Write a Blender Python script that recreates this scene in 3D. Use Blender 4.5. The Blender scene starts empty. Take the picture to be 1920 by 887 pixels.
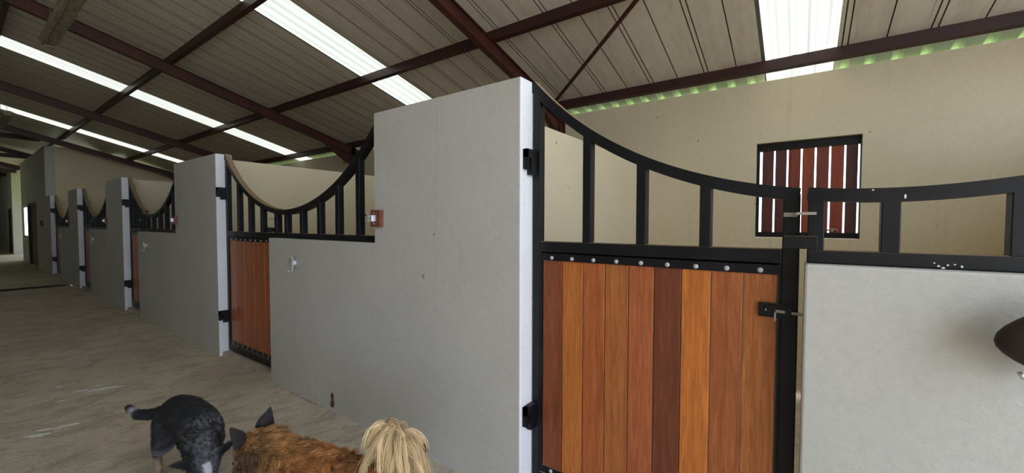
import bpy, bmesh, math, random
import numpy as np
from mathutils import Vector, Matrix
random.seed(7); np.random.seed(7)
sc = bpy.context.scene
col = sc.collection
R = math.radians

# ------------------------------------------------------------ camera
FPX = 759.4
YAW, PITCH, ROLL = .6198, .0334, .0017
cam_d = bpy.data.cameras.new('camera'); cam = bpy.data.objects.new('camera', cam_d); col.objects.link(cam)
cam_d.sensor_width = 36; cam_d.lens = FPX / 1920 * 36; cam_d.clip_start = .02; cam_d.clip_end = 500
fwd = Vector((-math.sin(YAW)*math.cos(PITCH), math.cos(YAW)*math.cos(PITCH), -math.sin(PITCH)))
rt = Vector((math.cos(YAW), math.sin(YAW), 0)); up = rt.cross(fwd)
r2 = math.cos(ROLL)*rt + math.sin(ROLL)*up; u2 = r2.cross(fwd)
cam.matrix_world = Matrix(((r2.x, u2.x, -fwd.x, 0), (r2.y, u2.y, -fwd.y, 0), (r2.z, u2.z, -fwd.z, 1.5), (0, 0, 0, 1)))
sc.camera = cam
# ------------------------------------------------------------ sky, sun, exposure
w = bpy.data.worlds.new('sky'); sc.world = w; w.use_nodes = True
bg = w.node_tree.nodes['Background']; bg.inputs[0].default_value = (.78, .92, 1.12, 1); bg.inputs[1].default_value = 3.3
sun_d = bpy.data.lights.new('sun', 'SUN'); sun_d.energy = 10; sun_d.angle = R(3); sun_d.color = (1, .96, .88)
sun = bpy.data.objects.new('sun', sun_d); col.objects.link(sun)
sun.rotation_euler = Vector((.12, .55, .83)).to_track_quat('Z', 'Y').to_euler()
vs = sc.view_settings
vs.view_transform = 'Standard'; vs.look = 'None'; vs.gamma = 1; vs.exposure = 0.3

# ------------------------------------------------------------ helpers
def lin(c):
    return tuple((x/255/12.92 if x/255 <= .04045 else ((x/255+.055)/1.055)**2.4) for x in c)
def link(name, me, mat=None, parent=None, loc=None, **props):
    o = bpy.data.objects.new(name, me); col.objects.link(o)
    if parent: o.parent = parent
    if loc: o.location = loc
    if mat and me is not None and not me.materials: me.materials.append(mat)
    for k, v in props.items(): o[k] = v
    return o
def empty(name, loc, label, cat, group=None, rz=0):
    o = bpy.data.objects.new(name, None); col.objects.link(o); o.location = loc; o.rotation_euler.z = rz
    o.empty_display_size = .1
    o['label'] = label; o['category'] = cat
    if group: o['group'] = group
    return o
def tag(o, label=None, cat=None, group=None, kind=None):
    if label: o['label'] = label
    if cat: o['category'] = cat
    if group: o['group'] = group
    if kind: o['kind'] = kind
    return o
class MB:
    def __init__(s): s.bm = bmesh.new()
    def box(s, x0, x1, y0, y1, z0, z1, bev=0):
        v = bmesh.ops.create_cube(s.bm, size=1)['verts']
        bmesh.ops.transform(s.bm, verts=v, matrix=Matrix.Translation(((x0+x1)/2, (y0+y1)/2, (z0+z1)/2)) @ Matrix.Diagonal((x1-x0, y1-y0, z1-z0, 1)))
        if bev:
            es = list({e for q in v for e in q.link_edges})
            bmesh.ops.bevel(s.bm, geom=es, offset=bev, segments=2, affect='EDGES', profile=.5)
        return s
    def cyl(s, p, q, r, n=12, r2=None):
        p, q = Vector(p), Vector(q); d = q-p
        g = bmesh.ops.create_cone(s.bm, cap_ends=True, segments=n, radius1=r, radius2=r if r2 is None else r2, depth=d.length)['verts']
        bmesh.ops.transform(s.bm, verts=g, matrix=Matrix.Translation((p+q)/2) @ d.to_track_quat('Z', 'Y').to_matrix().to_4x4())
        return s
    def ball(s, c, r, sc_=(1, 1, 1), seg=12):
        g = bmesh.ops.create_uvsphere(s.bm, u_segments=seg, v_segments=max(6, seg//2), radius=r)['verts']
        bmesh.ops.transform(s.bm, verts=g, matrix=Matrix.Translation(c) @ Matrix.Diagonal((*sc_, 1)))
        return s
    def prism(s, pts, y0, y1):           # polygon in xz, extruded along y
        a = [s.bm.verts.new((x, y0, z)) for x, z in pts]; b = [s.bm.verts.new((x, y1, z)) for x, z in pts]
        n = len(pts); s.bm.faces.new(a); s.bm.faces.new(b[::-1])
        for i in range(n): s.bm.faces.new((a[i], b[i], b[(i+1) % n], a[(i+1) % n]))
        bmesh.ops.recalc_face_normals(s.bm, faces=s.bm.faces)
        return s
    def prismx(s, pts, x0, x1):          # polygon in yz, extruded along x
        a = [s.bm.verts.new((x0, y, z)) for y, z in pts]; b = [s.bm.verts.new((x1, y, z)) for y, z in pts]
        n = len(pts); s.bm.faces.new(a); s.bm.faces.new(b[::-1])
        for i in range(n): s.bm.faces.new((a[i], b[i], b[(i+1) % n], a[(i+1) % n]))
        bmesh.ops.recalc_face_normals(s.bm, faces=s.bm.faces)
        return s
    def sweep(s, pts, y0, y1, h):        # band following pts (x,z) = its upper edge, thickness h downwards along the normal
        rows = []
        for i, (x, z) in enumerate(pts):
            a = Vector(pts[max(i-1, 0)]); b = Vector(pts[min(i+1, len(pts)-1)]); t = (b-a).normalized(); nx, nz = t.y*h, -t.x*h
            if nz > 0: nx, nz = -nx, -nz
            rows.append([s.bm.verts.new(v) for v in ((x, y0, z), (x, y1, z), (x+nx, y1, z+nz), (x+nx, y0, z+nz))])
        for a, b in zip(rows, rows[1:]):
            for k in range(4): s.bm.faces.new((a[k], a[(k+1) % 4], b[(k+1) % 4], b[k]))
        s.bm.faces.new(rows[0]); s.bm.faces.new(rows[-1][::-1])
        bmesh.ops.recalc_face_normals(s.bm, faces=s.bm.faces)
        return s
    def tube(s, pts, r, n=8):
        pts = [Vector(p) for p in pts]
        for a, b in zip(pts, pts[1:]): s.cyl(a, b, r, n)
        for p in pts[1:-1]: s.ball(p, r, seg=n)
        return s
    def mesh(s, name, smooth=False):
        me = bpy.data.meshes.new(name); s.bm.to_mesh(me); s.bm.free()
        if smooth:
            for p in me.polygons: p.use_smooth = True
        return me
    def build(s, name, mat, parent=None, loc=None, smooth=False, **k):
        return link(name, s.mesh(name, smooth), mat, parent, loc, **k)
def bevel_mod(o, wd=.006, seg=2):
    m = o.modifiers.new('bevel', 'BEVEL'); m.width = wd; m.segments = seg; m.limit_method = 'ANGLE'; m.angle_limit = R(40)
    return o

# ------------------------------------------------------------ materials
class NT:
    def __init__(s, name):
        s.m = bpy.data.materials.new(name); s.m.use_nodes = True; s.t = s.m.node_tree
        s.b = s.t.nodes['Principled BSDF']; s.out = s.t.nodes['Material Output']
    def n(s, typ, **k):
        q = s.t.nodes.new(typ)
        for a, b in k.items(): setattr(q, a, b)
        return q
    def l(s, a, b): s.t.links.new(a, b)
    def coord(s, kind='Object', scale=(1, 1, 1)):
        c = s.n('ShaderNodeNewGeometry') if kind == 'World' else s.n('ShaderNodeTexCoord'); mp = s.n('ShaderNodeMapping'); mp.inputs['Scale'].default_value = scale
        s.l(c.outputs['Position' if kind == 'World' else kind], mp.inputs[0]); return mp.outputs[0]
    def noise(s, co, scale, det=4, rough=.55, dist=0):
        q = s.n('ShaderNodeTexNoise'); q.inputs['Scale'].default_value = scale; q.inputs['Detail'].default_value = det
        q.inputs['Roughness'].default_value = rough; q.inputs['Distortion'].default_value = dist; s.l(co, q.inputs['Vector']); return q.outputs[0]
    def ramp(s, f, stops):
        q = s.n('ShaderNodeValToRGB'); e = q.color_ramp.elements
        while len(e) < len(stops): e.new(.5)
        for i, (p, c) in enumerate(stops):
            e[i].position = p; e[i].color = (*c, 1) if len(c) == 3 else c
        s.l(f, q.inputs[0]); return q.outputs[0]
    def mix(s, f, a, b, mode='MIX'):
        q = s.n('ShaderNodeMix', data_type='RGBA', blend_type=mode)
        for i, v in ((0, f), (6, a), (7, b)):
            if isinstance(v, (int, float)): q.inputs[i].default_value = v
            elif isinstance(v, tuple): q.inputs[i].default_value = (*v, 1)
            else: s.l(v, q.inputs[i])
        return q.outputs[2]
    def bump(s, h, st=.3, dist=.01, prev=None):
        q = s.n('ShaderNodeBump'); q.inputs['Strength'].default_value = st; q.inputs['Distance'].default_value = dist; s.l(h, q.inputs['Height'])
        if prev: s.l(prev, q.inputs['Normal'])
        return q.outputs[0]
    def set(s, **k):
        for a, v in k.items():
            a = a.replace('_', ' ')
            if isinstance(v, (int, float)): s.b.inputs[a].default_value = v
            elif isinstance(v, tuple): s.b.inputs[a].default_value = (*v, 1)
            else: s.l(v, s.b.inputs[a])
        return s.m
W3 = (1, 1, 1)
def plaster(name, c, var=.9, speck=True, bump=.5):
    t = NT(name); co = t.coord('World'); c = lin(c)
    f = t.noise(co, 1.3, 5, .6)
    base = t.mix(t.ramp(f, [(.35, (0, 0, 0)), (.65, W3)]), tuple(x*var for x in c), c)
    fine = t.noise(co, 38, 4, .6)
    base = t.mix(.25, base, t.ramp(fine, [(.3, tuple(x*.82 for x in c)), (.7, tuple(min(1, x*1.1) for x in c))]))
    if speck:
        sp = t.noise(co, 9, 2, .5); base = t.mix(t.ramp(sp, [(.745, (0, 0, 0)), (.77, W3)]), base, tuple(x*.35 for x in c))
        st = t.noise(t.coord('World', (7, 7, .45)), 1.5, 4, .6); base = t.mix(t.ramp(st, [(.63, (0, 0, 0)), (.85, (.6,)*3)]), base, tuple(x*.62 for x in c))
    h1 = t.bump(t.noise(co, 9, 5, .65), .35*bump, .02); h2 = t.bump(t.noise(co, 110, 3, .6), .5*bump, .004, h1)
    return t.set(Base_Color=base, Roughness=.72, Normal=h2)
M = {}
M['reveal'] = plaster('paler plaster reveal', (238, 238, 240), .96, False)  # whiter plaster tone, used on the right-hand pier faces only
M['plaster'] = plaster('painted plaster front', (200, 196, 188))
M['cream'] = plaster('cream plaster inside', (224, 208, 174), .93)
# concrete floor
t = NT('rough concrete floor'); co = t.coord('World'); cs = t.coord('World', (1.25, .8, 1))
a = t.noise(co, .9, 6, .65); b = t.noise(cs, 5, 6, .7, .6); g = t.noise(co, 60, 3, .6)
base = t.ramp(a, [(.3, lin((182, 166, 143))), (.5, lin((208, 192, 168))), (.7, lin((230, 214, 190)))])
base = t.mix(t.ramp(b, [(.40, (.6,)*3), (.52, (0, 0, 0))]), base, lin((150, 134, 112)))
base = t.mix(t.ramp(t.noise(cs, 13, 4, .7), [(.62, (0, 0, 0)), (.72, (.7,)*3)]), base, lin((222, 208, 186)))
base = t.mix(.3, base, t.ramp(g, [(.3, (.18, .16, .13)), (.7, (.72, .66, .56))]))
n1 = t.bump(t.noise(cs, 7, 6, .7, .4), .6, .03); n2 = t.bump(g, .5, .006, n1)
M['concrete'] = t.set(Base_Color=base, Roughness=.85, Normal=n2)
t = NT('white dropping marks'); M['white_mark'] = t.set(Base_Color=lin((232, 232, 228)), Roughness=.8)
# black painted steel, dusty on upward faces
def black(name, dust):
    t = NT(name); co = t.coord('World'); geo = t.n('ShaderNodeNewGeometry'); sx = t.n('ShaderNodeSeparateXYZ'); t.l(geo.outputs['True Normal'], sx.inputs[0])
    f = t.ramp(sx.outputs[2], [(.35, (0, 0, 0)), (.6, W3)])
    base = t.ramp(t.noise(co, 6, 4), [(.3, lin((14, 14, 17))), (.7, lin((27, 27, 31)))])
    base = t.mix(t.ramp(t.noise(co, 26, 3, .7), [(.7, (0, 0, 0)), (.78, (.3,)*3)]), base, lin((120, 122, 128)))
    base = t.mix(f, base, lin(dust))
    ro = t.mix(f, (.42,)*3, (.9,)*3); t.b.inputs['Specular IOR Level'].default_value = .3
    return t.set(Base_Color=base, Roughness=ro, Normal=t.bump(t.noise(co, 40, 2), .15, .003))
M['black'] = black('black gate enamel', (150, 126, 98))
M['black_plain'] = black('black ironmongery', (60, 56, 52))
# maroon oxide steel
t = NT('maroon oxide steel'); co = t.coord('World')
base = t.ramp(t.noise(co, 4, 5, .6), [(.3, lin((58, 27, 25))), (.7, lin((84, 38, 33)))])
M['maroon'] = t.set(Base_Color=base, Roughness=.45, Normal=t.bump(t.noise(co, 30, 3), .15, .004))
t = NT('dark oxide purlin'); co = t.coord('World')
base = t.ramp(t.noise(co, 5, 5, .6), [(.3, lin((46, 25, 24))), (.7, lin((66, 33, 31)))])
M['purlin'] = t.set(Base_Color=base, Roughness=.45)
# plank wood, tinted by object colour
def wood(name, axis_scale, gloss=.42):
    t = NT(name); oi = t.n('ShaderNodeObjectInfo'); tc = t.n('ShaderNodeTexCoord'); ad = t.n('ShaderNodeVectorMath', operation='ADD')
    mu = t.n('ShaderNodeVectorMath', operation='SCALE'); cb = t.n('ShaderNodeCombineXYZ')
    for i in range(3): t.l(oi.outputs['Random'], cb.inputs[i])
    t.l(cb.outputs[0], mu.inputs[0]); mu.inputs['Scale'].default_value = 37
    t.l(tc.outputs['Object'], ad.inputs[0]); t.l(mu.outputs[0], ad.inputs[1])
    mp = t.n('ShaderNodeMapping'); mp.inputs['Scale'].default_value = axis_scale; t.l(ad.outputs[0], mp.inputs[0]); co = mp.outputs[0]
    g1 = t.noise(co, 1.0, 6, .62, 1.2); g2 = t.noise(co, 5.0, 5, .7, .3)
    base = t.mix(t.ramp(g1, [(.34, (0, 0, 0)), (.66, W3)]), t.mix(1.0, oi.outputs['Color'], (.62, .55, .5), 'MULTIPLY'), oi.outputs['Color'])
    base = t.mix(t.ramp(g2, [(.44, (0, 0, 0)), (.7, (.8,)*3)]), base, t.mix(1.0, oi.outputs['Color'], (.45, .36, .3), 'MULTIPLY'))
    big = t.noise(t.coord('World', (6, 6, .9)), 1.2, 3); base = t.mix(t.ramp(big, [(.62, (0, 0, 0)), (.8, (.45,)*3)]), base, t.mix(1.0, oi.outputs['Color'], (.3, .22, .2), 'MULTIPLY'))
    return t.set(Base_Color=base, Roughness=gloss, Coat_Weight=.15, Coat_Roughness=.3, Normal=t.bump(g2, .12, .002))
M['wood'] = wood('oiled hardwood', (26, 26, 1.6))
M['shutter'] = wood('shutter hardwood', (26, 26, 1.6), .55)
M['block'] = wood('hardwood block', (40, 40, 8), .6)
def simple(name, c, rough=.5, metal=0):
    t = NT(name); co = t.coord('World'); c = lin(c)
    return t.set(Base_Color=t.ramp(t.noise(co, 25, 3), [(.3, tuple(x*.85 for x in c)), (.7, c)]), Roughness=rough, Metallic=metal)
M['steel'] = simple('zinc plated steel', (222, 222, 226), .3, .55)
M['dull_steel'] = simple('dull galvanised strip', (175, 170, 160), .5, .6)
M['bolt'] = simple('galvanised bolt head', (205, 205, 205), .5, .25)
M['brown_leather'] = simple('dark brown leather', (52, 34, 30), .7)
M['dark_door'] = simple('dark brown door wood', (66, 50, 38), .6)
M['dirty_white'] = None
t = NT('dusty fitting enamel'); co = t.coord('World', (1, 6, 6)); M['dirty_white'] = t.set(Base_Color=t.ramp(t.noise(co, 6, 5, .7), [(.3, lin((112, 98, 78))), (.7, lin((176, 168, 148)))]), Roughness=.6)
# roof sheet (opaque)
t = NT('coated roof sheet'); co = t.coord('World', (1, .25, 1)); st = t.noise(t.coord('World', (9, .5, 1)), 1, 5, .65)
base = t.mix(t.ramp(st, [(.45, (0, 0, 0)), (.75, (.5,)*3)]), lin((226, 216, 202)), lin((176, 162, 142)))
base = t.mix(.2, base, t.ramp(t.noise(co, 20, 4), [(.3, lin((170, 160, 146))), (.7, lin((240, 232, 220)))]))
M['sheet'] = t.set(Base_Color=base, Roughness=.42)
t = NT('dark line in sheet groove'); M['groove'] = t.set(Base_Color=lin((104, 92, 78)), Roughness=.9)  # darker tone along the grooves of the opaque roof sheets
t = NT('bare white eave sheet'); M['eave'] = t.set(Base_Color=lin((226, 230, 224)), Roughness=.4)
# translucent sheet
t = NT('translucent fibreglass sheet'); tr = t.n('ShaderNodeBsdfTranslucent'); co = t.coord('World', (8, .3, 1))
t.l(t.ramp(t.noise(co, 1.5, 3), [(.3, (.205, .207, .172)), (.7, (.262, .264, .225))]), tr.inputs[0])
df = t.n('ShaderNodeBsdfDiffuse'); df.inputs[0].default_value = (.7, .7, .65, 1); ms = t.n('ShaderNodeMixShader'); ms.inputs[0].default_value = .8
t.l(df.outputs[0], ms.inputs[1]); t.l(tr.outputs[0], ms.inputs[2]); t.l(ms.outputs[0], t.out.inputs[0]); M['skylight'] = t.m
# grass
t = NT('grass field'); co = t.coord('World'); M['grass'] = t.set(Base_Color=t.ramp(t.noise(co, 3, 5, .7), [(.3, lin((108, 140, 72))), (.7, lin((158, 184, 112)))]), Roughness=.9)
t = NT('paving outside'); co = t.coord('World'); M['paving'] = t.set(Base_Color=t.ramp(t.noise(co, 8, 5, .7), [(.3, lin((150, 146, 138))), (.7, lin((180, 176, 168)))]), Roughness=.9)

# ------------------------------------------------------------ layout (metres; aisle front plane of stables at y = Y0)
Y0, Y1 = 1.756, 1.92
ZP, ZW = 2.263, 1.357
PIER_R = [-1.20, -5.28, -9.368, -13.321]          # right edge of each pier
PIER_L = [-2.443, -6.675, -10.55, -14.455]
WALL_L = [-4.049, -8.462, -12.118, -15.915]       # left end of the low wall that belongs to that pier
XE_R, XF = -17.316, -18.11
NEXT_L, NEXT_W, NEXT_R = 1.66, .013, 2.95
YB, ZB = 5.30, 3.064
def roof(y): return 3.21 - .26*(abs(y+.2)-5.3)     # sheet underside
XMIN, XMAX = -46, 3.6

# ---- floor
def struct(name, mb, mat, parent=None, bev=0, label=None):
    o = mb.build(name, mat, parent)
    if bev: bevel_mod(o, bev)
    if not parent: o['kind'] = 'structure'
    if label: o['label'] = label
    return o
fl = MB()
xs = [XMAX, -2.89, -8.9, -14.03]
for a_, b_ in zip(xs, xs[1:]): fl.box(b_+.006, a_-.006, -5.7, 1.95, -.2, 0)
fl.box(XMIN, -14.52, -5.7, 1.95, -.2, 0); MBD = MB().box(-14.53, -14.02, -5.7, 1.755, -.3, -.13)
fl.box(XMIN, XMAX, 1.951, 5.45, -.2, -.01)
floor = struct('floor', fl, M['concrete'], label='rough stained grey brown concrete aisle floor with joints')
def blotch(x, y, lx, ly, ang, z=.0015):
    mb = MB(); n = 22; vs_ = []
    for i in range(n):
        a = 2*math.pi*i/n; r = 1 + random.uniform(-.45, .35)
        px, py = math.cos(a)*lx*r, math.sin(a)*ly*r
        vs_.append(mb.bm.verts.new((x+px*math.cos(ang)-py*math.sin(ang), y+px*math.sin(ang)+py*math.cos(ang), z)))
    f = mb.bm.faces.new(vs_)
    if f.normal.z < 0: f.normal_flip()
    e = bmesh.ops.extrude_face_region(mb.bm, geom=[f]); 
    for v in [q for q in e['geom'] if isinstance(q, bmesh.types.BMVert)]: v.co.z += .0015
    mb.build('dropping_mark', M['white_mark'], floor)
def bx_floor(u, v, z=0):
    d = fwd + r2*((u-960)/FPX) - u2*((v-443.5)/FPX); s_ = (z-1.5)/d.z; return d.x*s_, d.y*s_
for (u, v, lx, ly) in [(203, 727, .10, .022), (176, 733, .07, .016), (152, 733, .04, .01), (110, 726, .03, .01), (112, 753, .03, .008), (64, 818, .07, .03), (84, 806, .04, .012), (132, 797, .05, .013), (230, 771, .04, .008), (108, 804, .02, .006), (185, 723, .03, .008)]:
    x, y = bx_floor(u, v); blotch(x, y, lx, ly, R(62)+random.uniform(-.15, .15))
# straw scraps
sm = MB()
for i in range(26):
    x, y = bx_floor(random.uniform(212, 250), random.uniform(764, 786)); a = random.uniform(0, 3.1); l_ = random.uniform(.01, .04)
    sm.cyl((x, y, .003), (x+l_*math.cos(a), y+l_*math.sin(a), .006), .0012, 5)
MBD.box(-14.55, -14.515, -5.7, 1.755, -.2, -.004).build('drain_channel', simple('dark drain concrete', (52, 46, 38), .8), floor)  # channel bed and far side in a darker tone than the floor
tag(sm.build('straw', simple('straw', (214, 200, 120), .8)), 'loose pale straw scraps on the floor near the dark dog\'s tail', 'straw', kind='stuff')
sm = MB()
for i in range(30):
    x = random.uniform(-3.6, -3.1); l_ = random.uniform(.01, .03); a = random.uniform(0, 6.2)
    sm.cyl((x, Y0-.012-random.random()*.02, .004), (x+l_*math.cos(a), Y0-.03+l_*math.sin(a)*.4, .004+random.random()*.02), .0012, 5)
tag(sm.build('debris', simple('dry stalks', (110, 100, 76), .9)), 'small dark dry stalks at the foot of the low wall', 'debris', kind='stuff')
# outside
struct('ground', MB().box(-120, 60, 5.56, 90, -.4, -.12).box(-120, -56, -90, 5.56, -.4, -.12), M['grass'], label='green grass field behind the stable building')
g2 = MB(); g2.box(-120, 60, -60, -5.9, -.4, -.12); g2.box(3.6, 60, -5.9, 5.56, -.4, -.12); g2.box(-56, -46, -5.9, 5.56, -.4, -.12)
struct('ground_yard', g2, M['paving'], label='pale yard outside the open building ends')

# ---- stable front walls
def front_wall(xw, xl, xr, lab):
    m = MB().prism([(xw, -.02), (xr, -.02), (xr, ZP), (xl, ZP), (xl, ZW), (xw, ZW)], Y0, Y1)
    o = struct('wall_front', m, M['plaster'], bev=.008, label=lab)
    paler_reveal(o); return o
def paler_reveal(o):
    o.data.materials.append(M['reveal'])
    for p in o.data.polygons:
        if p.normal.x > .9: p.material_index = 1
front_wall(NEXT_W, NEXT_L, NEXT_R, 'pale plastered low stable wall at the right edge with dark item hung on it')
labs = ['pale plastered low wall stepping up to the tall pier in the middle of the photo', 'second plastered low wall and pier, left of the second gate', 'third plastered low wall and pier along the aisle', 'fourth plastered low wall and pier along the aisle']
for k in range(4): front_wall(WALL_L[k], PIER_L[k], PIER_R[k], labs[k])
sill = MB()
for xr, xw in zip(PIER_R+[XE_R], [NEXT_W]+WALL_L): sill.box(xr+.002, xw-.002, Y0+.03, Y1-.01, -.02, .045)
struct('trim_1', sill, M['concrete'], label='concrete sills under the gates')
# partitions
for k in range(-1, 4):
    x = -1.664 - 4.029*k
    o = struct('wall_partition', MB().box(x-.2, x, Y1+.002, YB-.002, -.02, 2.266), M['cream'], bev=.006,
               label=['cream partition beyond the low wall at the right', 'cream partition seen through the nearest gate', 'cream partition seen over the second gate', 'partition wall behind the third gate', 'partition wall behind the fourth gate'][k+1])
# back wall with window hole
WX0, WX1, WZ0, WZ1 = -.424, .478, 1.343, 2.39
bw = MB(); bw.box(XF-6.4, WX0, YB, YB+.23, -.15, ZB); bw.box(WX1, XMAX, YB, YB+.23, -.15, ZB); bw.box(WX0, WX1, YB, YB+.23, -.15, WZ0); bw.box(WX0, WX1, YB, YB+.23, WZ1, ZB)
bmesh.ops.remove_doubles(bw.bm, verts=bw.bm.verts, dist=1e-4)
struct('wall_back', bw, M['cream'], label='cream outer wall with small slatted window, roof gap above')
# far tall block F
f = MB()
zt = 3.75
DX0, DX1, DZ = -22.55, -20.35, 2.16
HX0, HX1, HZ0, HZ1 = -24.35, -22.80, 1.0, 2.05
f.box(DX1, XF, Y0, Y0+.2, -.02, zt); f.box(DX0, DX1, Y0, Y0+.2, DZ, zt); f.box(HX1, DX0, Y0, Y0+.035, -.02, zt)
f.box(HX0, HX1, Y0, Y0+.035, -.02, HZ0); f.box(HX0, HX1, Y0, Y0+.035, HZ1, zt); f.box(-24.6, HX0, Y0, Y0+.035, -.02, zt)
struct('wall_front_tall', f, M['plaster'], label='tall plastered block with a doorway further down the aisle')
f = MB(); f.prismx([(Y0+.201, -.02), (YB, -.02), (YB, roof(YB)-.02), (3.4, roof(3.4)-.12), (3.1, zt), (Y0+.201, zt)], XF-.2, XF)
struct('wall_cross', f, M['cream'], label='tall cream cross wall rising to the roof behind the far gates')
f = MB().box(XF+.002, XE_R, Y0, Y1, -.02, ZP); fp_ = struct('wall_front_pier', f, M['plaster'], bev=.006, label='short pier joined to the tall block at the furthest gate'); paler_reveal(fp_)
f = MB(); f.box(-45, -31.7, 1.85, 2.05, -.02, 3.9); f.box(-31.7, -30.3, 1.85, 2.05, 2.15, 3.9); f.box(-30.3, -29.79, 1.85, 2.05, -.02, 3.9); f.box(-29.99, -29.79, 2.051, 2.2, -.02, 3.9)
struct('wall_far', f, M['plaster'], label='furthest plastered wall whose end face catches daylight')
struct('wall_end', MB().box(-45.2, -45, -5.7, 2.05, -.1, 4.4), M['plaster'])
# doors
def door(name, x0, x1, y, z1, lab):
    d = struct(name, MB().box(x0, x1, y+.06, y+.1, 0, z1), M['dark_door'], label=lab)
    MB().box(x0-.02, x0+.07, y-.01, y+.12, 0, z1+.02).box(x1-.07, x1+.02, y-.01, y+.12, 0, z1+.02).box(x0, x1, y-.01, y+.12, z1-.06, z1+.03).build('door_frame', M['dark_door'], d)
    MB().box(x0+.3, x0+.42, y+.03, y+.06, 1.0, 1.12).build('door_handle', M['black_plain'], d)
    return d
door('door_1', DX0+.02, DX1-.02, Y0, DZ-.03, 'dark brown door in the tall plastered block')
door('door_2', -31.68, -30.32, 1.85, 2.12, 'dark door in the furthest wall beside the lit end face')
tag(MB().box(-19.0, -18.9, Y0-.05, Y0, 1.38, 1.55, .01).build('wall_socket', M['black_plain']), 'small dark fitting on the tall block before the furthest gate', 'fitting')
# opposite side of the aisle (behind the left frame edge)
struct('wall_left', MB().box(XMIN, 0.8, -2.36, -2.16, -.02, 2.27), M['plaster'])
struct('wall_left_outer', MB().box(XMIN, XMAX, -5.9, -5.7, -.1, 3.06), M['cream'])

# ---- roof: individual sheets
COVER = .61
def sheet_mesh(sky, side):
    """one sheet: ribs run up the slope. local x 0..COVER, from eave to ridge."""
    if sky:
        prof = []
        for i in range(4):
            a = .02+i*.15; prof += [(a, 0), (a+.055, 0), (a+.075, .035), (a+.105, .035), (a+.125, 0)]
        prof = [(-.02, .002)]+prof+[(COVER+.02, .002)]
    else:
        prof = [(0, 0), (.030, 0), (.033, .012), (.038, .012), (.041, 0), (.074, 0), (.077, .012), (.082, .012), (.085, 0), (.352, 0), (.355, .012), (.360, .012), (.363, 0), (COVER+.02, .002)]
    ys = [5.14, 3.0, -.2]
    bm = bmesh.new(); rows = []
    for y in ys:
        yy = y if side > 0 else -.4-y
        rows.append([bm.verts.new((px, yy, roof(y)+pz)) for px, pz in prof])
    for ra, rb in zip(rows, rows[1:]):
        for i in range(len(prof)-1):
            fc = bm.faces.new((ra[i], ra[i+1], rb[i+1], rb[i]))
            if not sky and prof[i][1] + prof[i+1][1] > .006: fc.material_index = 1
    me = bpy.data.meshes.new('roof_sheet'); bm.to_mesh(me); bm.free(); return me
ceil_ = struct('ceiling', MB().box(XMIN, XMAX, -.29, -.11, roof(-.2)+.04, roof(-.2)+.06), M['sheet'], label='pale sheet roof over the stables with translucent strips')
sm_o = [sheet_mesh(False, 1), sheet_mesh(False, -1)]; sm_s = [sheet_mesh(True, 1), sheet_mesh(True, -1)]
for me in sm_o: me.materials.append(M['sheet']); me.materials.append(M['groove'])
for me in sm_s: me.materials.append(M['skylight'])
S0 = -.362
def eave_mesh(side, sky):
    prof = [(-.01, .002)]
    for i in range(3):
        a = .03+i*.203; prof += [(a, 0), (a+.022, .04), (a+.062, .04), (a+.084, 0)]
    prof += [(COVER+.01, .002)]
    bm = bmesh.new(); rows = []
    for y in (6.15, 5.13):
        rows.append([bm.verts.new((px, y if side > 0 else -.4-y, roof(y)+pz)) for px, pz in prof])
    for i in range(len(prof)-1): bm.faces.new((rows[0][i], rows[0][i+1], rows[1][i+1], rows[1][i]))
    me = bpy.data.meshes.new('eave_sheet'); bm.to_mesh(me); bm.free(); me.materials.append(M['skylight'] if sky else M['eave']); return me
em = {(a, b): eave_mesh(a, b) for a in (1, -1) for b in (False, True)}
for i in range(-73, 6):
    x = S0 + i*COVER
    for s_ in (0, 1):
        sky = s_ == 0 and i in (0, -8, -17, -26)
        o = link('skylight_sheet' if sky else 'roof_sheet', (sm_s if sky else sm_o)[s_], None, ceil_, (x, 0, 0))
        if sky: o['label'] = 'translucent white roof sheet'
        link('eave_sheet', em[(1 if s_ == 0 else -1, sky)], None, ceil_, (x, 0, 0))
# ridge seam
# ---- purlins
PY = [5.08, 3.55, 2.03, .51]
def purlin(y, x0, x1, lab, side=1, grp=None):
    z = roof(y); sl = -.26*side
    yy = y if side > 0 else -.4-y
    d = .05*side
    pts = [(yy, z), (yy+d, z-.26*.05), (yy+d, z-.26*.05-.012), (yy+.004*side, z-.012), (yy+.004*side, z-.100), (yy+d, z-.113), (yy+d, z-.09), (yy+d+.003*side, z-.09), (yy+d+.003*side, z-.118), (yy, z-.105)]
    m = MB(); m.prismx(pts, x0, x1)
    return tag(m.build('roof_purlin', M['purlin']), lab, 'roof beam', grp)
purlin(5.08, XMIN, XMAX, 'dark maroon purlin nearest the back wall, just under the eave gap')
purlin(3.55, XMIN, XMAX, 'dark maroon purlin second from the back wall, above the tall middle pier')
purlin(2.03, XMIN, XMAX, 'dark maroon purlin above the fronts of the stable piers')
purlin(.51, XMIN, XMAX, 'dark maroon purlin over the aisle at the top left corner')
for y, q in zip(PY, ('lowest dark maroon purlin of the opposite roof slope', 'second lowest dark maroon purlin of the opposite roof slope', 'third dark maroon purlin up the opposite roof slope', 'highest dark maroon purlin of the opposite roof slope beside the ridge')): purlin(y, XMIN, XMAX, q, -1)
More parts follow.
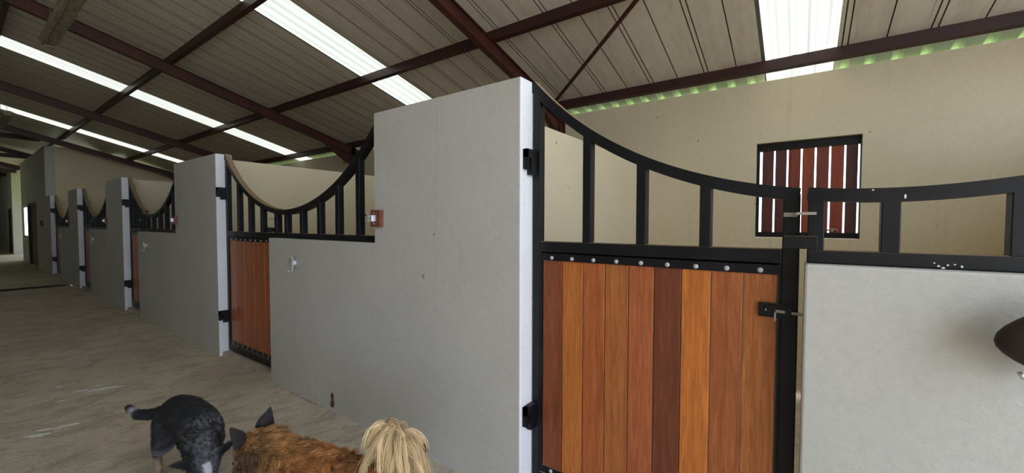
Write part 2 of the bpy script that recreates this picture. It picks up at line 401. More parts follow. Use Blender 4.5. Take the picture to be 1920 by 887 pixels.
# ---- rafters
def rafter(x, lab):
    r_ = empty('roof_rafter', (x, 5.2, 0), lab, 'roof beam')
    def ibeam(y0, y1, off0, dr, name='beam'):
        # upper side at roof-.118-off ; slopes with roof
        m = MB(); hw = .04
        def za(y): return roof(y)-.119
        for (a, b, wz) in ((0, .009, hw), (.009, dr-.009, .004), (dr-.009, dr, hw)):
            pts = [(y0, za(y0)-a), (y1, za(y1)-a), (y1, za(y1)-b), (y0, za(y0)-b)]
            m.prismx([(p-5.2, q) for p, q in pts], -wz, wz)
        return m
    m = ibeam(-.19, 5.14, 0, .165); m.build('beam', M['maroon'], r_)
    # haunch
    zt_ = lambda y: roof(y)-.119-.166
    h = MB(); h.prismx([(4.45-5.2, zt_(4.45)), (5.04-5.2, zt_(5.04)), (5.04-5.2, zt_(5.04)-.19), (4.98-5.2, zt_(5.04)-.19)], -.004, .004)
    h.prismx([(4.45-5.2, zt_(4.45)), (4.45-5.2, zt_(4.45)-.008), (4.98-5.2, zt_(5.04)-.19), (4.98-5.2, zt_(5.04)-.18)], -.04, .04)
    h.build('haunch', M['maroon'], r_)
    c = MB(); c.box(-.04, .04, -.16, -.151, 0, roof(5.04)-.29); c.box(-.04, .04, -.012, -.003, 0, roof(5.19)-.12); c.box(-.004, .004, -.151, -.012, 0, roof(5.15)-.12)
    c.box(-.055, .055, -.175, -.15, zt_(5.04)-.21, zt_(5.04)-.19); c.build('column', M['maroon'], r_)
    # opposite slope
    m = MB()
    za = lambda y: roof(y)-.119
    for (a, b, wz) in ((0, .009, .04), (.009, .156, .004), (.156, .165, .04)):
        m.prismx([(-.21-5.2, za(-.19)-a), (-5.5-5.2, za(5.1)-a), (-5.5-5.2, za(5.1)-b), (-.21-5.2, za(-.19)-b)], -wz, wz)
    m.build('beam', M['maroon'], r_)
    return r_
for x, lb in ((2.12, 'maroon I-beam rafter at the open near end, out to the right'), (-2.815, 'maroon I-beam rafter passing just above the tall middle pier'), (-7.79, 'maroon I-beam rafter between the two long skylight strips left of centre'),
              (-12.66, 'maroon I-beam rafter crossing over the third gate'), (-17.62, 'maroon I-beam rafter beside the tall cream cross wall'), (-22.5, 'dark rafter beyond the tall cream cross wall'), (-27.4, 'dark rafter over the far daylight passage'), (-32.3, 'furthest dark rafter down the aisle')):
    rafter(x, lb)
# dark cross beams over the aisle beyond the cross wall
for x, z, lb in ((-18.9, 3.95, 'nearest dark tie beam across the far aisle'), (-22.5, 3.75, 'second dark tie beam across the far aisle'), (-27.4, 3.6, 'third dark tie beam across the far aisle')):
    tag(MB().box(x-.05, x+.05, -2.1, Y0 if x > -24 else 1.85, z, z+.14).build('tie_beam', M['purlin']), lb, 'roof beam')
# roof brace
def rp(x, y, off): return Vector((x, y, roof(y)-off))
b_ = MB(); p0_, p1_ = rp(-2.72, 4.8, .16), rp(2.05, .9, .16); b_.cyl(p0_, p1_, .021, 6)
tag(b_.build('roof_brace', M['maroon']), 'thin maroon diagonal brace under the roof right of the tall pier', 'roof brace')
st_ = MB(); st_.prism([(-3.03, .03), (-2.985, .035), (-2.972, .07), (-2.99, .10), (-2.978, .13), (-3.01, .155), (-3.03, .12), (-3.015, .09), (-3.035, .06)], Y0-.0015, Y0+.001)
st_.build('rust_stain', simple('rust brown stain', (112, 74, 58), .9), [o for o in col.objects if o.name == 'wall_front.001'][0])
# ---- hanging light fittings
def fixture(x0, y, z, lab, L=1.5):
    r_ = empty('light_fitting', (x0, y, z), lab, 'light', 'tube light fittings over the aisle')
    MB().prismx([(-.045, 0), (.045, 0), (.085, .05), (.03, .075), (-.03, .075), (-.085, .05)], 0, L).build('body', M['dirty_white'], r_)
    MB().cyl((.04, -.05, -.006), (L-.04, -.05, -.006), .013, 10).build('tube', M['dirty_white'], r_)
    for q in (0, L-.03): MB().box(q, q+.03, -.05, .05, -.022, 0).build('lamp_holder', M['dirty_white'], r_)
    for xx in (.2, L-.2): MB().cyl((xx, 0, .07), (xx, 0, roof(y)-z), .003, 5).build('hanger', M['dull_steel'], r_)
fixture(-7.55, .80, 3.66, 'dusty tube light fitting hanging at the top left of the photo', 1.9)
fixture(-14.9, .80, 3.66, 'dusty tube light fitting further along at the left frame edge', 1.9)

# ---- gates
TINT = [(150, 82, 50), (216, 130, 62), (196, 110, 58), (196, 118, 62), (196, 110, 64), (134, 72, 44), (232, 138, 60), (194, 112, 60), (200, 120, 60)]
plank_me = {}
def curve_pts(c, hw, x0, x1, n=40):
    dep = ZP + .004 - 1.618; Rr = (hw*hw+dep*dep)/(2*dep)
    return [(x, 1.618+Rr-math.sqrt(max(Rr*Rr-(x-c)**2, 0))) for x in [x0+(x1-x0)*i/n for i in range(n+1)]]
def curve_z(c, hw, x):
    dep = ZP + .004 - 1.618; Rr = (hw*hw+dep*dep)/(2*dep); return 1.618+Rr-math.sqrt(max(Rr*Rr-(x-c)**2, 0))
def gate(xr, xw, xl_next, y, lab, near=False):
    g = empty('stable_gate', (xr, y, 0), lab, 'gate', 'stable gates')
    hw = (xl_next-xr)/2-.012; c = (xl_next-xr)/2; L = xw-xr-.016
    B = M['black']; D = .05
    MB().sweep(curve_pts(c, hw, .010, L), 0, D+.006, .048).build('curved_rail', B, g)
    MB().box(.007, .053, .001, D, .06, curve_z(c, hw, .053)-.03, .004).build('hinge_post', B, g)
    MB().box(L-.055, L, .001, D, .06, curve_z(c, hw, L)-.02, .004).build('latch_post', B, g)
    sp = (L-.055-.053)/4
    for i in range(3):
        x = .053+(i+1)*sp-.023
        MB().box(x, x+.045, .001, D, 1.40, curve_z(c, hw, x+.02)-.03, .003).build('bar', B, g)
    MB().box(.053, L-.055, 0.001, D, 1.345, 1.402, .004).build('rail', B, g)
    MB().box(.053, L-.055, 0.001, D, .06, .135, .004).build('rail', B, g)
    MB().box(.06, L-.06, .008, .014, 1.300, 1.345).box(.06, L-.06, .008, .03, 1.338, 1.345).build('clamp_strip', B, g)
    MB().box(.06, L-.06, .008, .014, .135, .174).build('clamp_strip', B, g)
    MB().box(.053, .064, .006, .046, .136, 1.344).build('channel', B, g); MB().box(L-.066, L-.055, .006, .046, .136, 1.344).build('channel', B, g)
    pw = (L-.064-.066)/9
    for i in range(9):
        x = .064+i*pw
        key = round(pw, 4)
        if key not in plank_me:
            mb = MB().box(.0016, pw-.0016, 0, .022, .136, 1.343); me = mb.mesh('plank'); me.materials.append(M['wood']); plank_me[key] = me
        o = link('plank', plank_me[key], None, g, (x, .0145+(.0015 if i % 2 else 0), 0)); bevel_mod(o, .0028, 2)
        tn = TINT[i] if near else TINT[random.randrange(9)]
        o.color = (*lin(tn), 1)
        for z in (1.315, .156):
            MB().ball((x+pw/2+(.0 if i else -.0), .008, z), .0105 if near else .009, (1, .45, 1), 12 if near else 8).build('bolt', M['bolt'], g, smooth=True)
    # hinges on the pier side face
    for z0 in (1.785, .405):
        h = MB(); h.box(.001, .006, -.085, .0, z0, z0+.105); h.box(.001, .03, -.088, -.078, z0, z0+.105); h.box(.006, .03, -.088, .002, z0+.06, z0+.105); h.cyl((.018, -.072, z0-.004), (.018, -.072, z0+.105), .009, 12)
        h.box(.004, .03, -.05, .001, z0-.028, z0+.062)
        h.build('hinge', M['black_plain'], g)
    # slide bolt
    s_ = MB(); s_.box(L-.128, L-.004, -.004, .0, 1.135, 1.19); s_.box(L-.122, L-.112, -.012, -.004, 1.15, 1.186); s_.box(L-.04, L-.02, -.018, -.004, 1.148, 1.178)
    s_.box(L-.10, L-.07, -.018, -.004, 1.15, 1.18)
    sb = s_.build('slide_bolt', M['black_plain'], g)
    MB().cyl((L-.105, -.012, 1.164), (L+.022, -.012, 1.158), .006, 10).cyl((L-.072, -.012, 1.163), (L-.072, -.03, 1.125), .004, 8).build('bolt_rod', M['dull_steel'], sb)
    # latch plate over the fixed rail
    pl = MB(); pl.box(L-.05, L+.052, -.066, -.06, 1.408, 1.455, .002); pl.box(L-.05, L-.01, -.06, .001, 1.412, 1.45); pl.build('latch_plate', B, g)
    k = MB(); k.box(L-.052, L-.01, -.005, 0, 1.525, 1.541); k.cyl((L-.045, -.006, 1.533), (L-.045, -.002, 1.533), .006); k.cyl((L-.024, -.006, 1.533), (L-.024, -.002, 1.533), .006)
    k.box(L-.012, L-.008, -.063, 0, 1.529, 1.541); k.box(L-.012, L+.047, -.066, -.062, 1.531, 1.541); k.build('catch_strip', M['dull_steel'], g, )
    return g
rights = PIER_R+[XE_R]; walls = [NEXT_W]+WALL_L; nexts = [NEXT_L]+PIER_L
glab = ['large stable gate of orange brown planks nearest the camera', 'stable gate second from the camera, left of the low wall with the chrome hook', 'third stable gate along the aisle, mostly hidden by its pier', 'fourth stable gate along the aisle', 'furthest stable gate, beside the tall cream cross wall']
rlab = ['black curved rail on the low wall at the right edge', 'black curved rail on the low wall left of the tall middle pier', 'black curved rail on the third low wall along the aisle', 'black curved rail on the fourth low wall along the aisle', 'furthest black curved rail, beside the tall cream cross wall']
for i in range(5):
    gate(rights[i], walls[i], nexts[i], 1.866 if i == 0 else 1.842, glab[i], i == 0)
    L = nexts[i]-walls[i]; c = (rights[i]+nexts[i])/2-walls[i]; hw = (nexts[i]-rights[i])/2-.012
    r_ = empty('wall_rail', (walls[i], 1.806, 0), rlab[i], 'rail', 'curved rails on the low walls')
    B = M['black']
    MB().sweep(curve_pts(c, hw, .006, L-.012), 0, .056, .046).build('curved_rail', B, r_)
    MB().box(.006, L-.003, .001, .05, ZW+.001, 1.406, .004).build('bottom_rail', B, r_)
    bars = [.006, .2, .478, .765, 1.04, 1.32]
    for x in bars:
        x = x*L/1.62
        ztp = curve_z(c, hw, x+.025)-.025
        MB().box(x, x+.048, .001, .05, 1.404, ztp, .003).build('bar', B, r_)
ch_r = [o for o in col.objects if o.name == 'wall_rail'][0]
for (x, z, a, b2) in [(.272-.013, 1.588, .0035, .009), (.18, 1.612, .004, .003), (.34, 1.367, .004, .003), (.36, 1.371, .003, .003), (.35, 1.362, .005, .003), (.375, 1.374, .003, .002), (.39, 1.368, .003, .004), (.33, 1.376, .003, .002)]:
    MB().ball((x, .0008, z), 1, (a, .0015, b2), 10).build('paint_chip', M['white_mark'], ch_r, smooth=True)
# gate catches
for i in range(4):
    x = PIER_L[i]+.03
    lab = ['square brown wooden block with steel gate catch on the tall middle pier', 'wooden block with steel gate catch on the second pier', 'wooden block with gate catch on the third pier', 'furthest wooden block with gate catch'][i]
    g = empty('gate_catch', (x, Y0, 1.53), lab, 'latch', 'gate catches on the piers')
    o = MB().box(-.028, .075, -.032, -.001, -.058, .058, .002).build('block', M['block'], g); o.color = (*lin((138, 78, 58)), 1)
    m = MB(); m.box(0, .035, -.036, -.032, -.02, .022); m.box(-.06, .004, -.048, -.044, .008, .022); m.box(-.06, .004, -.048, -.044, -.022, -.008); m.box(0, .006, -.05, -.032, -.022, .022); m.box(-.03, -.022, -.05, -.044, -.022, .022)
    m.build('catch', M['steel'], g)
    MB().cyl((-.05, -.05, .02), (-.078, -.05, .036), .004, 8).build('lever', M['black_plain'], g)
    for q in (.036, -.036): MB().ball((.01, -.033, q), .006, (1, .5, 1)).build('screw', M['steel'], g)
# horse head hooks
def hook(x, lab):
    g = empty('wall_hook', (x, Y0, 1.13), lab, 'hook', 'horse head hooks')
    head = [(-.042, .045), (-.048, .035), (-.04, .026), (-.028, .033), (-.014, .04), (-.004, .032), (.006, .015), (.012, .015), (.018, .04), (.012, .06), (.0, .068), (-.002, .078), (-.008, .07), (-.022, .066)]
    MB().prism(head, -.05, -.036).build('horse_head', M['steel'], g)
    m = MB(); m.tube([(.012, -.043, .03), (.016, -.043, 0), (.014, -.045, -.03), (.005, -.05, -.048), (-.01, -.055, -.056), (-.026, -.058, -.05), (-.034, -.06, -.036)], .006)
    m.box(.006, .022, -.038, -.001, .0, .05); m.build('hook_arm', M['steel'], g, smooth=True)
for i in range(4):
    hook(WALL_L[i]+.52, ['chrome horse head hook on the low wall left of the middle pier', 'horse head hook on the third low wall along the aisle', 'horse head hook on the fourth low wall along the aisle', 'furthest horse head hook along the aisle'][i])
hook(NEXT_W+.515, 'hook under the dark leather item at the right frame edge')
# dark leather item on the near hook
c_ = empty('leather_pouch', (.56, 1.64, 1.2), 'dark brown rounded leather item hung on the wall at the right frame edge', 'bag')
mb = MB(); mb.ball((0, 0, 0), .1, (1.28, .5, 1.0), 24)
for v in mb.bm.verts:
    x, z = v.co.x, v.co.z
    if x < 0: v.co.z = z*(1+x*2.6) + x*.10 ; v.co.x *= 1.02
mb.build('body', M['brown_leather'], c_, smooth=True)
MB().tube([(0, 0, .09), (-.01, .05, .1), (-.03, .06, .02)], .006).build('strap', M['brown_leather'], c_)
# dark round outlet low on the wall
tag(MB().cyl((-1.93, Y0-.012, .06), (-1.93, Y0, .06), .026, 20).cyl((-1.93, Y0-.02, .06), (-1.93, Y0-.011, .06), .016, 16).build('wall_outlet', M['black_plain']), 'small black round fitting low on the wall behind the pale tail', 'fitting')
# ---- window with shutter boards
wn = MB(); fw = .05; ya, yb = YB+.065, YB+.115
wn.box(WX0+.002, WX0+.03, ya, yb, WZ0+.002, WZ1-.002); wn.box(WX1-.008, WX1-.002, ya, yb, WZ0+.002, WZ1-.002); wn.box(WX0+.03, WX1-.008, ya, yb, WZ0+.002, WZ0+.06); wn.box(WX0+.03, WX1-.008, ya, yb, WZ1-.085, WZ1-.002)
win = struct('window_1', wn, M['black_plain'], label='small window with black frame and gapped upright boards')
gaps = [-.377, -.254, -.135, -.011, .110, .231, .353, .462]
stint = [(104, 46, 36), (96, 44, 36), (150, 64, 38), (168, 76, 40), (140, 60, 40), (168, 70, 36), (98, 44, 38)]
for i in range(7):
    a, b2 = gaps[i]+.008, gaps[i+1]-.008
    o = MB().box(a, b2, ya+.012, ya+.034, WZ0+.03, WZ1-.04).build('shutter_board', M['shutter'], win); o.color = (*lin(stint[i]), 1)
MB().box(-.02, .0, 0, 0, 0, 0).bm.free()
tag(MB().tube([(.22, YB+.055, WZ0+.085), (.25, YB+.03, WZ0+.1), (.29, YB+.03, WZ0+.095), (.31, YB+.055, WZ0+.08)], .008).ball((.26, YB+.035, WZ0+.08), .016).build('window_catch', M['dull_steel'], smooth=True), None, None).parent = win
# white trim bits on back wall by window
# thin stick over partition at back
tag(MB().cyl((-8.3, 5.2, 2.8), (-8.3, 5.2, 3.1), .022, 8).build('wall_peg', simple('pale wood', (214, 186, 140), .7)), 'short pale upright peg at the eave above the second partition', 'peg')

# ------------------------------------------------------------ dogs
from mathutils import noise as mnoise
def capsule(bm, p, q, r1, r2):
    p, q = Vector(p), Vector(q); n = 16
    d = q-p
    if d.length > 1e-4:
        g = bmesh.ops.create_cone(bm, cap_ends=True, segments=n, radius1=r1, radius2=r2, depth=d.length)['verts']
        bmesh.ops.transform(bm, verts=g, matrix=Matrix.Translation((p+q)/2) @ d.to_track_quat('Z', 'Y').to_matrix().to_4x4())
    for c, r in ((p, r1), (q, r2)):
        g = bmesh.ops.create_uvsphere(bm, u_segments=n, v_segments=10, radius=r)['verts']; bmesh.ops.transform(bm, verts=g, matrix=Matrix.Translation(c))
def fused(name, chains, voxel, smooth, extra=None):
    bm = bmesh.new()
    for ch in chains:
        for (a, ra), (b, rb) in zip(ch, ch[1:]): capsule(bm, a, b, ra, rb)
    if extra: extra(bm)
    me = bpy.data.meshes.new(name); bm.to_mesh(me); bm.free()
    o = bpy.data.objects.new(name, me); col.objects.link(o)
    m = o.modifiers.new('r', 'REMESH'); m.mode = 'VOXEL'; m.voxel_size = voxel
    m = o.modifiers.new('s', 'SMOOTH'); m.factor = .6; m.iterations = smooth
    dg = bpy.context.evaluated_depsgraph_get(); me2 = bpy.data.meshes.new_from_object(o.evaluated_get(dg))
    o.modifiers.clear(); o.data = me2; me2.name = name
    for p in me2.polygons: p.use_smooth = True
    return o
def ear(base, tip, w_, th, fw):
    """leaf shaped hollow ear: base centre, tip, half width, facing direction"""
    def ex(bm):
        b, t_ = Vector(base), Vector(tip); up_ = (t_-b); f_ = Vector(fw).normalized(); sd = up_.cross(f_).normalized()
        rows = []
        for k in range(7):
            u = k/6; ww = w_*(1-u**1.25)*(1 if u > .15 else .95)+.002
            c = b+up_*u
            ring = []
            for j in range(12):
                a = 2*math.pi*j/12
                ring.append(bm.verts.new(c+sd*math.cos(a)*ww+f_*(math.sin(a)*th*(1-u*.6)-.3*ww*abs(math.cos(a))*-1)))
            rows.append(ring)
        for ra, rb in zip(rows, rows[1:]):
            for j in range(12): bm.faces.new((ra[j], ra[(j+1) % 12], rb[(j+1) % 12], rb[j]))
        bm.faces.new(rows[0][::-1]); bm.faces.new(rows[-1])
    return ex
def paint(o, fn):
    me = o.data; at = me.color_attributes.new('col', 'FLOAT_COLOR', 'POINT')
    c = []
    for v in me.vertices: c += [*fn(v.co, v.normal), 1]
    at.data.foreach_set('color', c)
def attr_mat(name, rough, sheen=0):
    t = NT(name); a = t.n('ShaderNodeAttribute'); a.attribute_name = 'col'
    return t.set(Base_Color=a.outputs['Color'], Roughness=rough)
M['skin'] = attr_mat('dog skin under coat', .8); M['hair'] = attr_mat('dog hair', .5)
def fur(parent, name, src, n, length, comb, colfn, lift=.35, rad=.0006, npt=5, wav=0., jit=.25, drop=0., keep=None, clump=0):
    me = src.data; me.calc_loop_triangles(); nt = len(me.loop_triangles)
    tv = np.empty(nt*3, int); me.loop_triangles.foreach_get('vertices', tv); tv = tv.reshape(-1, 3)
    co = np.empty(len(me.vertices)*3); me.vertices.foreach_get('co', co); co = co.reshape(-1, 3)
    nr = np.empty(len(me.vertices)*3); me.vertices.foreach_get('normal', nr); nr = nr.reshape(-1, 3)
    A = np.linalg.norm(np.cross(co[tv[:, 1]]-co[tv[:, 0]], co[tv[:, 2]]-co[tv[:, 0]]), axis=1)
    if keep is not None:
        cen = co[tv].mean(1); A = A*np.array([keep(c) for c in cen])
    t_ = np.random.choice(nt, n, p=A/A.sum()); r = np.random.rand(n, 2); fl_ = r.sum(1) > 1; r[fl_] = 1-r[fl_]
    w_ = np.stack([1-r.sum(1), r[:, 0], r[:, 1]], 1)
    P = (co[tv[t_]]*w_[..., None]).sum(1); N = (nr[tv[t_]]*w_[..., None]).sum(1); N /= np.linalg.norm(N, axis=1)[:, None]+1e-9
    D = np.array([comb(p) for p in P]); D = D-N*(D*N).sum(1)[:, None]; D /= np.linalg.norm(D, axis=1)[:, None]+1e-9
    D = D+N*lift+np.random.randn(n, 3)*jit; D /= np.linalg.norm(D, axis=1)[:, None]
    L = np.array([length(p) for p in P])*np.random.uniform(.65, 1.15, n)
    S = np.cross(D, N); S /= np.linalg.norm(S, axis=1)[:, None]+1e-9
    ph = np.array([mnoise.noise(Vector(p)*14)*7 for p in P])+np.random.randn(n)*.35
    pts = np.empty((n, npt, 3))
    for k in range(npt):
        u = k/(npt-1)
        pts[:, k] = P+D*(L*u)[:, None]+S*(np.sin(ph+u*5.5)-np.sin(ph))[:, None]*(wav*L*u)[:, None]-N*(lift*.55*L*u*u)[:, None]-np.array([0, 0, 1])*(drop*L*u*u)[:, None]
    if clump:
        key = [tuple(np.floor(p/.022).astype(int)) for p in P]; ky = {}
        for q in key: ky.setdefault(q, (np.random.randn(3), np.random.uniform(.55, 1.45)))
        off = np.array([ky[q][0] for q in key]); jc = np.array([ky[q][1] for q in key])[:, None]
        cen = {}
        for q, p in zip(key, P): cen.setdefault(q, []).append(p)
        cen = {q: np.mean(v, 0) for q, v in cen.items()}; cc_ = np.array([cen[q] for q in key])
        for k in range(npt):
            u = k/(npt-1); pts[:, k] += (cc_-P)*(clump*.75*u) + off*(L*.16*u)[:, None]
    else: jc = 1
    C = np.array([colfn(p) for p in P])*jc; J = np.random.uniform(.72, 1.28, (n, 1))
    return strands(parent, name, pts, np.clip(C*J, 0, 1), rad)
def strands(parent, name, pts, C, rad):
    n, npt = pts.shape[:2]
    hc = bpy.data.hair_curves.new(name); hc.add_curves([npt]*n)
    hc.attributes['position'].data.foreach_set('vector', pts.astype(np.float32).ravel())
    ra = hc.attributes.new('radius', 'FLOAT', 'POINT') if 'radius' not in hc.attributes else hc.attributes['radius']
    prof = rad*np.linspace(1, .25, npt); ra.data.foreach_set('value', np.tile(prof, n).astype(np.float32))
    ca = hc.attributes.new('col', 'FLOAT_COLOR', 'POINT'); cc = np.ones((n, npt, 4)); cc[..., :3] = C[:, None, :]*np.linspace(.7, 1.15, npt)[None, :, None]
    ca.data.foreach_set('color', np.clip(cc, 0, 1).astype(np.float32).ravel())
    o = bpy.data.objects.new(name, hc); col.objects.link(o); hc.materials.append(M['hair']); o.parent = parent; o['kind'] = 'stuff'
    return o
def frame(origin, head_dir):
    f_ = Vector((head_dir[0], head_dir[1], 0)).normalized(); l_ = Vector((-f_.y, f_.x, 0)); o_ = Vector(origin)
    return lambda a, b, z: tuple(o_+f_*a+l_*b+Vector((0, 0, z)))
def nz(p, s, seed=0): return mnoise.noise(Vector(p)*s+Vector((seed, seed*2.3, 0)))
BLK, DGR, LGR, TANC, WHT = [np.array(lin(c)) for c in ((20, 20, 22), (46, 46, 48), (142, 145, 154), (160, 128, 104), (206, 206, 214))]

# ---- dark speckled cattle dog (local frame: a = forward, b = its left)
def cattle_dog():
    root = empty('dog', (-2.79, .785, 0), 'dark grey and black speckled short haired dog with head lowered, left of the brown dog', 'dog')
    g = frame((0, 0, 0), (.99, .03))
    body = [[(g(-.19, 0, .375), .096), (g(-.08, 0, .385), .104), (g(.08, 0, .375), .106), (g(.17, 0, .370), .092), (g(.25, -.02, .352), .074), (g(.29, -.03, .330), .062), (g(.33, -.045, .300), .060)],
            [(g(.06, 0, .31), .09), (g(.17, 0, .30), .075)],
            [(g(.335, -.05, .300), .064), (g(.36, -.06, .275), .062), (g(.415, -.08, .220), .037), (g(.445, -.09, .185), .027)],
            [(g(-.23, 0, .40), .045), (g(-.29, -.04, .375), .034), (g(-.37, -.08, .345), .031), (g(-.46, -.12, .335), .028), (g(-.55, -.14, .362), .020)]]
    for s_ in (-1, 1):
        fx = .03*s_
        body.append([(g(-.17, .05*s_, .34), .082), (g(-.12+fx, .085*s_, .24), .055), (g(-.235+fx, .085*s_, .135), .024), (g(-.22+fx, .085*s_, .045), .018), (g(-.20+fx, .085*s_, .018), .022), (g(-.165+fx, .085*s_, .014), .016)])
        body.append([(g(.16, .045*s_, .31), .056), (g(.14-fx, .055*s_, .20), .032), (g(.165-fx, .055*s_, .11), .021), (g(.165-fx, .055*s_, .03), .018), (g(.195-fx, .055*s_, .014), .018)])
    def ex(bm):
        ear(g(.355, -.015, .315), g(.375, .095, .352), .040, .013, g(.9, 0, -.3))(bm); ear(g(.345, -.11, .31), g(.36, -.215, .345), .040, .013, g(.9, -.2, -.3))(bm)
    o = fused('body', body, .0085, 6, ex); o.parent = root; o.data.materials.append(M['skin'])
    hd = Vector(g(.40, -.045, .20)); top = Vector(g(.43, -.055, .17))
    def cf(p, nrm=None):
        p = Vector(p); n1 = nz(p, 26); n2 = nz(p, 95, 3)+.6*nz(p, 190, 8)
        a = p.dot(Vector(g(1, 0, 0))); b = p.dot(Vector(g(0, 1, 0)))
        base = BLK*.9+DGR*.35
        m = max(0, min(1, (n2+n1*.6-.12)*1.6)); c = base*(1-m*.3)+LGR*m*.16
        sh = math.exp(-((a-.24)/.07)**2); m2 = max(0, min(1, (n1*.8+n2+.0)*3))*sh*(1 if p.z > .32 else .4)
        c = c*(1-m2*.55)+LGR*m2*.55
        if a > .29:                       # blue grey head, black round the ears
            m3 = max(0, min(1, .55+n2*1.2)) * (1 if abs(b+.06) < .045 else .15); c = c*(1-m3*.8)+LGR*m3*.62
            if abs(b+.072) < .013 and p.z < .305 and a > .375: c = WHT
            if b > .002 or b < -.12: c = BLK
        if p.z < .27 and a < .1:
            m4 = min(1, (.27-p.z)/.08)*max(0, min(1, .55+n1*1.5)); c = c*(1-m4)+LGR*m4*.75
        if p.z < .14: c = c*.25+TANC*.75*(.7+.5*n1+.2)
        if a < -.27:                                  # tail with pale patch
            m5 = max(0, 1-abs(a+.49)/.035); c = c*(1-m5)+WHT*m5*.8
        return np.clip(c, 0, 1)
    paint(o, cf)
    fd = -Vector(g(1, 0, 0))
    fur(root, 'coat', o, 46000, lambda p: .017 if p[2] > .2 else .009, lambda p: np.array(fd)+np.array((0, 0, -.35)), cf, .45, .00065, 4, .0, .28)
    for s_ in (-1, 1):
        MB().ball(g(.408, -.075+s_*.036, .268), .009, seg=12).build('eye', M['black_plain'], root, smooth=True)
    MB().ball(g(.468, -.098, .178), .013, (1, 1, .8), seg=12).build('nose', M['black_plain'], root, smooth=True)
cattle_dog()

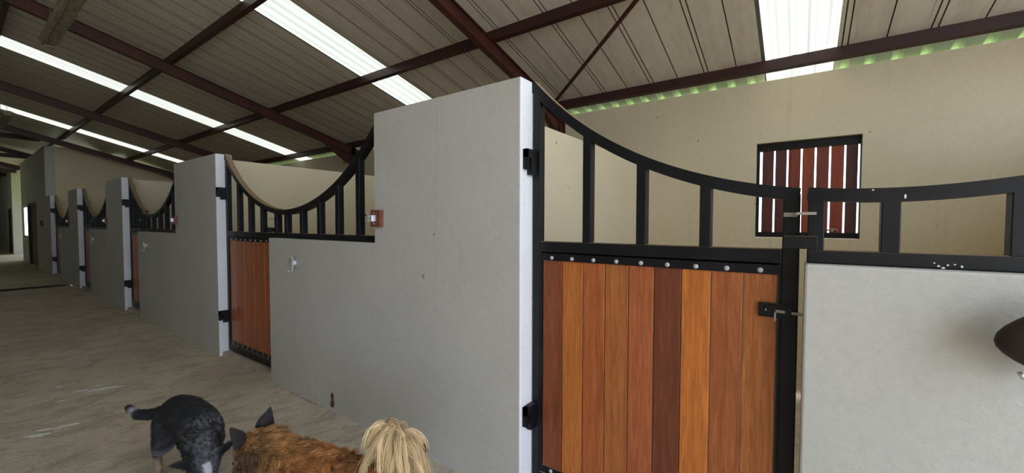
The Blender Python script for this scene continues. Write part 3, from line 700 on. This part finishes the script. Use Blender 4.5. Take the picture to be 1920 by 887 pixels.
# ---- long haired brown dog with blond plumed tail
TAW, ORG, DKB, BLD, BLK2 = [np.array(lin(c)) for c in ((176, 132, 78), (166, 106, 58), (70, 44, 30), (240, 208, 160), (34, 28, 28))]
def collie():
    root = empty('dog', (-1.57, .905, 0), 'long haired orange brown dog with dark pricked ears and pale plumed tail', 'dog')
    g = frame((0, 0, 0), (-.93, -.36))
    body = [[(g(-.20, 0, .40), .105), (g(-.05, 0, .41), .115), (g(.10, 0, .42), .125), (g(.20, 0, .45), .11), (g(.27, 0, .49), .085), (g(.34, 0, .52), .078), (g(.39, 0, .51), .070), (g(.42, .02, .44), .04), (g(.44, .035, .385), .028)],
            [(g(.08, 0, .33), .11), (g(.20, 0, .34), .10)]]
    for s_ in (-1, 1):
        fx = .03*s_
        body.append([(g(-.19, .055*s_, .36), .09), (g(-.13+fx, .09*s_, .26), .06), (g(-.26+fx, .09*s_, .15), .028), (g(-.245+fx, .09*s_, .05), .02), (g(-.22+fx, .09*s_, .02), .025), (g(-.18+fx, .09*s_, .016), .019)])
        body.append([(g(.19, .065*s_, .33), .07), (g(.17-fx, .08*s_, .22), .038), (g(.20-fx, .08*s_, .12), .025), (g(.20-fx, .08*s_, .03), .021), (g(.235-fx, .08*s_, .016), .022)])
    o = fused('body', body, .010, 6, None); o.parent = root; o.data.materials.append(M['skin'])
    def cf(p, nrm=None):
        p = Vector(p); n1 = nz(p, 9); n2 = nz(p, 34, 5); a = p.dot(Vector(g(1, 0, 0))); b = p.dot(Vector(g(0, 1, 0)))
        m = max(0, min(1, (a-.10)/.12))
        c = ORG*(1-m)+(ORG*.4+TAW*.6)*m
        k = max(0, min(1, (n2+.1)*1.8)); c = c*(1-k*.4)+TAW*k*.4
        k = max(0, min(1, (n1-.05)*2.5)); c = c*(1-k*.35)+DKB*k*.35
        if a > .30 and abs(b) > .05: c = c*.4+BLK2*.6
        if p.z < .12: c = BLD
        return np.clip(c, 0, 1)
    paint(o, cf)
    back = -Vector(g(1, 0, 0))
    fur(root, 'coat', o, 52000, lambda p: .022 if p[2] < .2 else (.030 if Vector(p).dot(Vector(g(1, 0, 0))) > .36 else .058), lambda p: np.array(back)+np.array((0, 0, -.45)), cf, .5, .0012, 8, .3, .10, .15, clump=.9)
    # ears
    for s_, nm in ((-1, 'ear'), (1, 'ear')):
        bm = bmesh.new(); ear(g(.385, .055*s_, .565), g(.395, .095*s_ if s_ < 0 else .105, .645), .046, .012, g(.5, .25*s_, 0))(bm)
        me = bpy.data.meshes.new('ear'); bm.to_mesh(me); bm.free()
        e_ = bpy.data.objects.new('ear', me); col.objects.link(e_); md = e_.modifiers.new('s', 'SUBSURF'); md.levels = 2; md.render_levels = 2
        dg = bpy.context.evaluated_depsgraph_get(); me2 = bpy.data.meshes.new_from_object(e_.evaluated_get(dg)); e_.modifiers.clear(); e_.data = me2
        for p in me2.polygons: p.use_smooth = True
        e_.parent = root; paint(e_, lambda p, n: BLK2*1.1); me2.materials.append(M['skin'])
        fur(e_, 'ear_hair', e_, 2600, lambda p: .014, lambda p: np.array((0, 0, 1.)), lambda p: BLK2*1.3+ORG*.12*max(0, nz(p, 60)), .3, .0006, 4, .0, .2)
    for s_ in (-1, 1): MB().ball(g(.435, .015+.04*s_, .468), .010, seg=12).build('eye', M['black_plain'], root, smooth=True)
    MB().ball(g(.452, .04, .372), .014, seg=12).build('nose', M['black_plain'], root, smooth=True)
    # tail: curled stem, long falling hair
    stem = [(g(-.27, 0, .45), .030), (g(-.34, .0, .52), .026), (g(-.36, 0, .60), .022), (g(-.32, -.01, .665), .018), (g(-.25, -.03, .68), .013)]
    tl = fused('tail', [stem], .007, 4, None); tl.parent = root; paint(tl, lambda p, n: BLD*.8); tl.data.materials.append(M['skin'])
    npt, nl = 12, 95; rs = np.random.RandomState(5); P = np.array([q for q, r in stem]); pts = []; C = []
    for j in range(nl):
        sg = rs.rand()**.6*(len(P)-1.001); i0 = int(sg); b0 = P[i0]*(1-sg+i0)+P[i0+1]*(sg-i0)
        az = rs.rand()*2*math.pi; upw = rs.uniform(-.1, 1.0)
        out = np.array([math.cos(az), math.sin(az), upw])+rs.randn(3)*.2; out /= np.linalg.norm(out); L = rs.uniform(.13, .28)
        sd = np.cross(out, [0, 0, 1.]); curl = rs.uniform(-.035, .035); ph = rs.rand()*6; dr = rs.uniform(.5, 1.15); c = BLD*rs.uniform(.55, 1.1)*(1-.55*(rs.rand() < .25))+TAW*.1
        m = rs.randint(20, 60); sp = rs.randn(m, 3)*.008; st = rs.randn(m, 3)*rs.uniform(.002, .009); ln = rs.uniform(.75, 1.1, m)[:, None]
        q = np.empty((m, npt, 3))
        for k in range(npt):
            u = k/(npt-1)
            q[:, k] = b0+sp*(1-u)+st*u+out*L*ln*(.72*u-.25*u*u)-np.array([0, 0, 1])*L*ln*dr*u**2+sd*curl*math.sin(ph+u*4.2)*u
        pts.append(q); C.append(c*rs.uniform(.8, 1.2, (m, 1)))
    strands(root, 'tail_plume', np.concatenate(pts), np.clip(np.concatenate(C), 0, 1), .0013)
collie()
